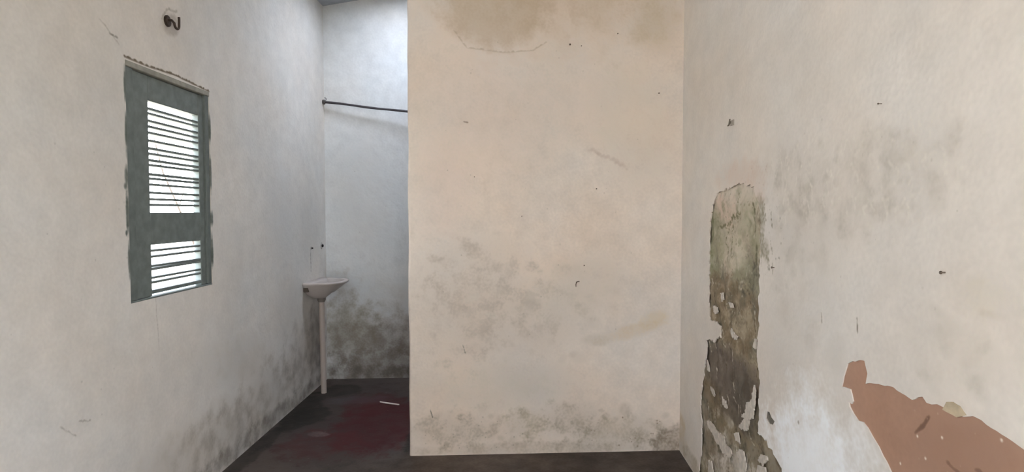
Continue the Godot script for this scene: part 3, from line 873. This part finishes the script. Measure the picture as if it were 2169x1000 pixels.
	# flakes of paint that still hold on
	var flakes := [
		[-2.396, 0.725, -2.38, 0.699, -2.393, 0.647, -2.405, 0.589, -2.446, 0.571, -2.455, 0.529, -2.486, 0.51, -2.565, 0.501, -2.526, 0.537, -2.488, 0.56, -2.533, 0.557, -2.49, 0.588, -2.48, 0.627, -2.429, 0.655],
		[-3.025, 0.368, -2.954, 0.386, -2.886, 0.382, -2.843, 0.375, -2.753, 0.387, -2.738, 0.359, -2.674, 0.363, -2.642, 0.35, -2.672, 0.325, -2.77, 0.307, -2.812, 0.319, -2.876, 0.317, -2.914, 0.337, -2.992, 0.344],
		[-2.969, 0.556, -2.931, 0.561, -2.893, 0.539, -2.907, 0.526, -2.946, 0.538],
		[-2.781, 0.556, -2.74, 0.556, -2.713, 0.538, -2.752, 0.521, -2.787, 0.537],
		[-2.538, 0.413, -2.499, 0.413, -2.47, 0.375, -2.479, 0.335, -2.545, 0.306, -2.553, 0.36, -2.583, 0.378],
		[-2.984, 0.179, -2.931, 0.19, -2.906, 0.146, -2.982, 0.113],
		[-2.312, 0.479, -2.267, 0.502, -2.253, 0.486, -2.297, 0.449, -2.34, 0.449],
		[-2.344, 0.429, -2.274, 0.449, -2.264, 0.43, -2.357, 0.389],
		[-2.678, 0.905, -2.641, 0.892, -2.592, 0.879, -2.621, 0.864, -2.67, 0.871],
		[-2.941, 0.963, -2.882, 0.968, -2.86, 0.945, -2.925, 0.929],
		[-3.03, 0.676, -2.997, 0.653, -2.988, 0.625, -3.02, 0.626],
		[-2.714, 1.016, -2.67, 1.018, -2.651, 1.0, -2.688, 0.995],
		[-2.399, 0.916, -2.384, 0.912, -2.392, 0.876, -2.412, 0.875],
		[-2.62, 0.455, -2.57, 0.47, -2.55, 0.44, -2.6, 0.43],
		[-2.83, 1.04, -2.8, 1.05, -2.785, 1.015, -2.81, 1.005],
		[-2.2, 0.41, -2.17, 0.42, -2.16, 0.36, -2.2, 0.34]]
	var flake_paint := flat(c8(218, 208, 195), 0.9, 0.0, 6.0)
	for k in flakes.size():
		var a := []
		for i in range(0, flakes[k].size(), 2):
			a.append(Vector2(flakes[k][i], flakes[k][i + 1]))
		var poly := ragged(a, 0.005, 0.011, 80 + k, 45.0)
		if Geometry2D.triangulate_polygon(poly).is_empty():
			poly = PackedVector2Array(a)
		st = begin()
		plate(st, poly, 0.0008, 0.006)
		obj("paint_flake", st, flake_paint, wall)
	# bare plaster in the small chip
	st = begin()
	plate(st, ragged([Vector2(-2.29, 0.62), Vector2(-2.17, 0.62), Vector2(-2.17, 0.69), Vector2(-2.29, 0.69)], 0.02, 0.004, 75), -0.004, 0.003)
	obj("bare_plaster", st, flat(c8(124, 118, 108), 0.95, 0.0, 6.0), wall)

func build_basin(FL: Transform3D) -> void:
	# wall-hung wash basin; own axes: x along the wall, z out of it
	var xf := FL * Transform3D(Basis(), Vector3(4.66, 0, 0))
	var t := node("wash_basin", xf)
	tag(t, "small white wall-hung wash basin on a plastic waste pipe", "basin")
	var china := flat(c8(196, 187, 182), 0.35)
	# rings of the bowl: flat against the wall, round in front
	var ring := func(w: float, dpt: float, z0: float, cx: float, y: float) -> Array:
		var out := []
		for k in 41:
			var a := PI * k / 40.0
			var cxx := signf(cos(a)) * pow(absf(cos(a)), 0.75)
			out.append(Vector3(cx + cxx * w, y, z0 + pow(sin(a), 0.8) * dpt))
		return out
	var rings := [
		ring.call(0.03, 0.05, 0.07, -0.05, 0.752), ring.call(0.05, 0.08, 0.045, -0.05, 0.757), ring.call(0.11, 0.15, 0.012, -0.03, 0.79), ring.call(0.165, 0.215, 0.002, -0.01, 0.828), ring.call(0.195, 0.255, 0.0, 0.0, 0.858),
		ring.call(0.21, 0.275, 0.0, 0.0, 0.87), ring.call(0.212, 0.278, 0.0, 0.0, 0.879), ring.call(0.207, 0.272, 0.002, 0.0, 0.885),
		ring.call(0.172, 0.18, 0.066, 0.0, 0.884), ring.call(0.165, 0.17, 0.07, 0.0, 0.878), ring.call(0.14, 0.145, 0.078, 0.0, 0.835), ring.call(0.08, 0.09, 0.085, 0.0, 0.795), ring.call(0.02, 0.04, 0.09, -0.02, 0.785)]
	var st := begin()
	for j in rings.size() - 1:
		for k in 41:
			var k2 := (k + 1) % 41
			for o in [[j, k], [j + 1, k2], [j + 1, k], [j, k], [j, k2], [j + 1, k2]]:
				st.set_smooth_group(1 if k < 40 else 2)
				st.set_uv(Vector2(o[1] / 40.0, o[0] / 12.0))
				st.add_vertex(rings[o[0]][o[1]])
	st.generate_normals()
	obj("bowl", st, china, t)
	st = begin()
	tube(st, [Vector3(-0.02, 0.786, 0.11), Vector3(-0.02, 0.79, 0.11)], [0.022, 0.02], 16)
	obj("drain", st, flat(c8(90, 88, 86), 0.4, 0.6), t)
	# coupling under the bowl and the pipe down to the floor
	st = begin()
	tube(st, [Vector3(-0.05, 0.762, 0.092), Vector3(-0.05, 0.735, 0.092), Vector3(-0.05, 0.73, 0.092), Vector3(-0.05, 0.722, 0.092)], [0.031, 0.031, 0.026, 0.024], 20)
	obj("pipe_coupling", st, flat(c8(120, 112, 106), 0.5), t)
	st = begin()
	tube(st, [Vector3(-0.05, 0.735, 0.092), Vector3(-0.046, 0.5, 0.093), Vector3(-0.035, 0.03, 0.096), Vector3(-0.034, 0.0, 0.096)], [0.0215, 0.0215, 0.0215, 0.0215], 20)
	obj("waste_pipe", st, flat(c8(188, 176, 168), 0.5), t)
	st = begin()
	box(st, Vector3(-0.19, 0.815, 0.0), Vector3(-0.14, 0.85, 0.035), 0.003)
	obj("wall_bracket", st, flat(c8(96, 88, 82), 0.7, 0.3), t)

func build_small_things(FL: Transform3D, FP: Transform3D, FB: Transform3D, FR: Transform3D) -> void:
	var iron := flat(c8(88, 76, 68), 0.7, 0.5, 20.0)
	# hammock hook above the window
	var hk := node("hammock_hook", FL * Transform3D(Basis(), Vector3(2.757, 2.302, 0)))
	tag(hk, "rusty iron hammock hook on the wall above the louvred window", "hook")
	var st := begin()
	tube(st, [Vector3(0, 0, 0), Vector3(0, 0, 0.006), Vector3(0, 0, 0.009)], [0.026, 0.026, 0.02], 18)
	obj("wall_plate", st, iron, hk)
	st = begin()
	var hp := [Vector3(0, 0.004, 0.0), Vector3(0, 0.004, 0.022)]
	for k in 11:
		var a := PI * k / 10.0
		hp.append(Vector3(0.019 - cos(a) * 0.019 + 0.001, -0.01 - sin(a) * 0.02, 0.034))
	hp.append(Vector3(0.04, 0.02, 0.034))
	hp.append(Vector3(0.039, 0.03, 0.034))
	var hr := []
	for k in hp.size():
		hr.append(0.0055)
	tube(st, hp, hr, 10)
	obj("bent_bar", st, iron, hk)
	# bar across the wash corner
	var lend := FB * Vector3(0.012, 2.337, 0.035)
	var rend := FB * Vector3(2.6, 2.035, 0.2)
	var rod := node("hanging_bar", Transform3D(Basis(), lend))
	tag(rod, "thin dark bar slung across the wash corner under the roof", "rod")
	st = begin()
	var rp := []
	var rr := []
	for k in 41:
		var q := k / 40.0
		rp.append((rend - lend) * q + Vector3(0, sin(q * 31.0) * 0.0025, sin(q * 23.0) * 0.002))
		rr.append(0.0095 + 0.0008 * sin(q * 57.0))
	tube(st, rp, rr, 10)
	obj("bar", st, flat(c8(84, 80, 84), 0.6, 0.3, 8.0), rod)
	st = begin()
	tube(st, [Vector3(-0.012, 0.0, 0.0), Vector3(0.004, 0.0, 0.0), Vector3(0.008, 0.0, 0.0)], [0.02, 0.02, 0.014], 16)
	obj("end_socket", st, flat(c8(96, 92, 92), 0.6, 0.3), rod)
	st = begin()
	var loop := []
	var lr := []
	for k in 13:
		var a := PI * k / 12.0
		loop.append(Vector3(0.004 + sin(a) * 0.014, 0.012 + (1.0 - cos(a)) * 0.012, 0.0))
		lr.append(0.003)
	tube(st, loop, lr, 8)
	obj("tie_wire", st, flat(c8(130, 128, 128), 0.6, 0.3), rod)
	# open water outlet and a stub beside it over the basin
	outlet(FL, Vector3(4.905, 1.145, 0), 0.026, 0.012, "open dark pipe outlet in the wall corner above the basin")
	outlet(FL, Vector3(4.654, 1.14, 0), 0.012, 0.006, "small plugged tap stub directly over the basin")
	# nails
	var spots := [
		[FP, 0.93, 2.384, 0.0055, "nail below a chip of white plaster high on the partition"],
		[FP, 0.996, 2.377, 0.003, "tiny nail right of the chipped nail high on the partition"],
		[FP, 1.207, 2.45, 0.0035, "topmost small nail head on the partition"],
		[FP, 1.451, 2.112, 0.004, "nail high on the partition near the right-hand corner"],
		[FP, 1.088, 1.557, 0.004, "nail head at mid height on the partition"],
		[FP, 0.653, 1.398, 0.0025, "tiny nail head left of centre on the partition"],
		[FP, 0.38, 1.624, 0.0025, "tiny nail head on the rosy left side of the partition"],
		[FP, 1.018, 1.111, 0.0035, "nail just above the bent nail on the partition"],
		[FR, -1.318, 1.29, 0.004, "dark nail head right of the mould on the cream wall"],
		[FR, -2.218, 1.218, 0.004, "dark nail head beside the eroded strip on the cream wall"],
		[FR, -1.567, 1.697, 0.002, "tiny nail head high on the cream wall"]]
	for s in spots:
		var f: Transform3D = s[0]
		st = begin()
		var r: float = s[3] * 0.8
		tube(st, [Vector3(0, 0, -0.01), Vector3(0, 0, 0.008), Vector3(0, 0, 0.0081), Vector3(0, 0, 0.0105), Vector3(0, 0, 0.0115)], [r * 0.5, r * 0.5, r * 1.2, r * 1.2, r * 0.8], 10)
		var n := obj("nail", st, flat(c8(104, 92, 82), 0.8))
		n.transform = f * Transform3D(Basis(), Vector3(s[1], s[2], 0))
		tag(n, s[4], "nail", "nails in the walls")
	# bent nail on the partition
	st = begin()
	tube(st, [Vector3(0, 0, -0.01), Vector3(0, 0, 0.008), Vector3(0.004, 0.004, 0.012), Vector3(0.012, 0.006, 0.014), Vector3(0.015, 0.004, 0.014)], [0.003, 0.003, 0.003, 0.003, 0.004], 10)
	tube(st, [Vector3(0, 0, 0.006), Vector3(-0.004, -0.012, 0.008), Vector3(-0.003, -0.026, 0.006)], [0.003, 0.0028, 0.002], 8)
	var bn := obj("bent_nail", st, flat(c8(110, 98, 86), 0.7, 0.4))
	bn.transform = FP * Transform3D(Basis(), Vector3(0.974, 1.012, 0))
	tag(bn, "bent hooked nail in the middle of the partition", "nail", "nails in the walls")
	# square picture hook on the right wall
	var ph := node("picture_hook", FR * Transform3D(Basis(), Vector3(-2.692, 1.816, 0)))
	tag(ph, "small square metal hook on the upper cream wall", "hook")
	st = begin()
	box(st, Vector3(-0.02, -0.012, 0.0), Vector3(0.02, 0.012, 0.004), 0.001)
	obj("hook_plate", st, flat(c8(170, 162, 150), 0.7), ph)
	st = begin()
	tube(st, [Vector3(-0.014, 0.008, 0.003), Vector3(-0.014, -0.004, 0.01), Vector3(-0.01, -0.012, 0.018), Vector3(0.008, -0.013, 0.02), Vector3(0.014, -0.004, 0.02), Vector3(0.016, 0.014, 0.018)], [0.003, 0.003, 0.003, 0.003, 0.003, 0.003], 8)
	obj("hook_wire", st, flat(c8(112, 104, 94), 0.7), ph)
	# stick on the floor
	st = begin()
	tube(st, [Vector3(-0.085, 0.006, 0.0), Vector3(-0.03, 0.006, 0.004), Vector3(0.03, 0.006, 0.002), Vector3(0.085, 0.006, 0.0)], [0.004, 0.006, 0.006, 0.005], 8)
	var sk := obj("white_stick", st, flat(c8(226, 216, 210), 0.7))
	sk.position = Vector3(-1.03, 0, -4.365)
	sk.rotation.y = -0.38
	tag(sk, "short white stick lying on the red floor", "stick")
	# dry stalk out in the yard, seen between the slats
	var stalk := node("dry_stalk", Transform3D(Basis(), Vector3(-2.82, -0.13, -5.87)))
	tag(stalk, "thin dry stalk outside, seen through the louvre slats", "plant")
	st = begin()
	tube(st, [Vector3(0, -0.03, 0), Vector3(-0.3, 0.7, -0.02), Vector3(-0.7, 1.64, -0.04), Vector3(-0.84, 1.95, -0.05), Vector3(-0.93, 2.3, -0.06)], [0.014, 0.012, 0.009, 0.008, 0.005], 8)
	obj("stem", st, flat(c8(70, 62, 54), 0.9), stalk)
	st = begin()
	tube(st, [Vector3(-0.68, 1.6, -0.04), Vector3(-0.62, 1.78, -0.04), Vector3(-0.6, 1.9, -0.04)], [0.005, 0.004, 0.003], 6)
	obj("twig", st, flat(c8(70, 62, 54), 0.9), stalk)

func outlet(f: Transform3D, at: Vector3, r: float, hole: float, label: String) -> void:
	var t := node("pipe_outlet", f * Transform3D(Basis(), at))
	tag(t, label, "pipe")
	var st := begin()
	var n := 20
	var prof := [Vector2(r * 1.1, 0.0), Vector2(r * 0.9, 0.004), Vector2(hole * 1.25, 0.005), Vector2(hole, 0.004), Vector2(hole, -0.03)]
	for k in prof.size() - 1:
		for s in n:
			var a := TAU * s / n
			var b := TAU * (s + 1) / n
			var v := [Vector3(cos(a) * prof[k].x, sin(a) * prof[k].x, prof[k].y), Vector3(cos(b) * prof[k].x, sin(b) * prof[k].x, prof[k].y), Vector3(cos(b) * prof[k + 1].x, sin(b) * prof[k + 1].x, prof[k + 1].y), Vector3(cos(a) * prof[k + 1].x, sin(a) * prof[k + 1].x, prof[k + 1].y)]
			var e: Vector2 = (prof[k + 1] - prof[k]).normalized()
			var nn := Vector3(cos(a) * -e.y, sin(a) * -e.y, 0) * -1.0 + Vector3(0, 0, -e.x)
			quad(st, v[0], v[1], v[2], v[3], nn.normalized())
	obj("mortar_ring", st, flat(c8(188, 184, 180), 0.9), t)
	st = begin()
	tube(st, [Vector3(0, 0, -0.002), Vector3(0, 0, 0.012), Vector3(0, 0, 0.016)], [hole * 0.95, hole * 0.95, hole * 0.7], 14)
	obj("dark_disc", st, flat(c8(34, 31, 30), 0.7), t)  # dark disc painting the shade inside the outlet
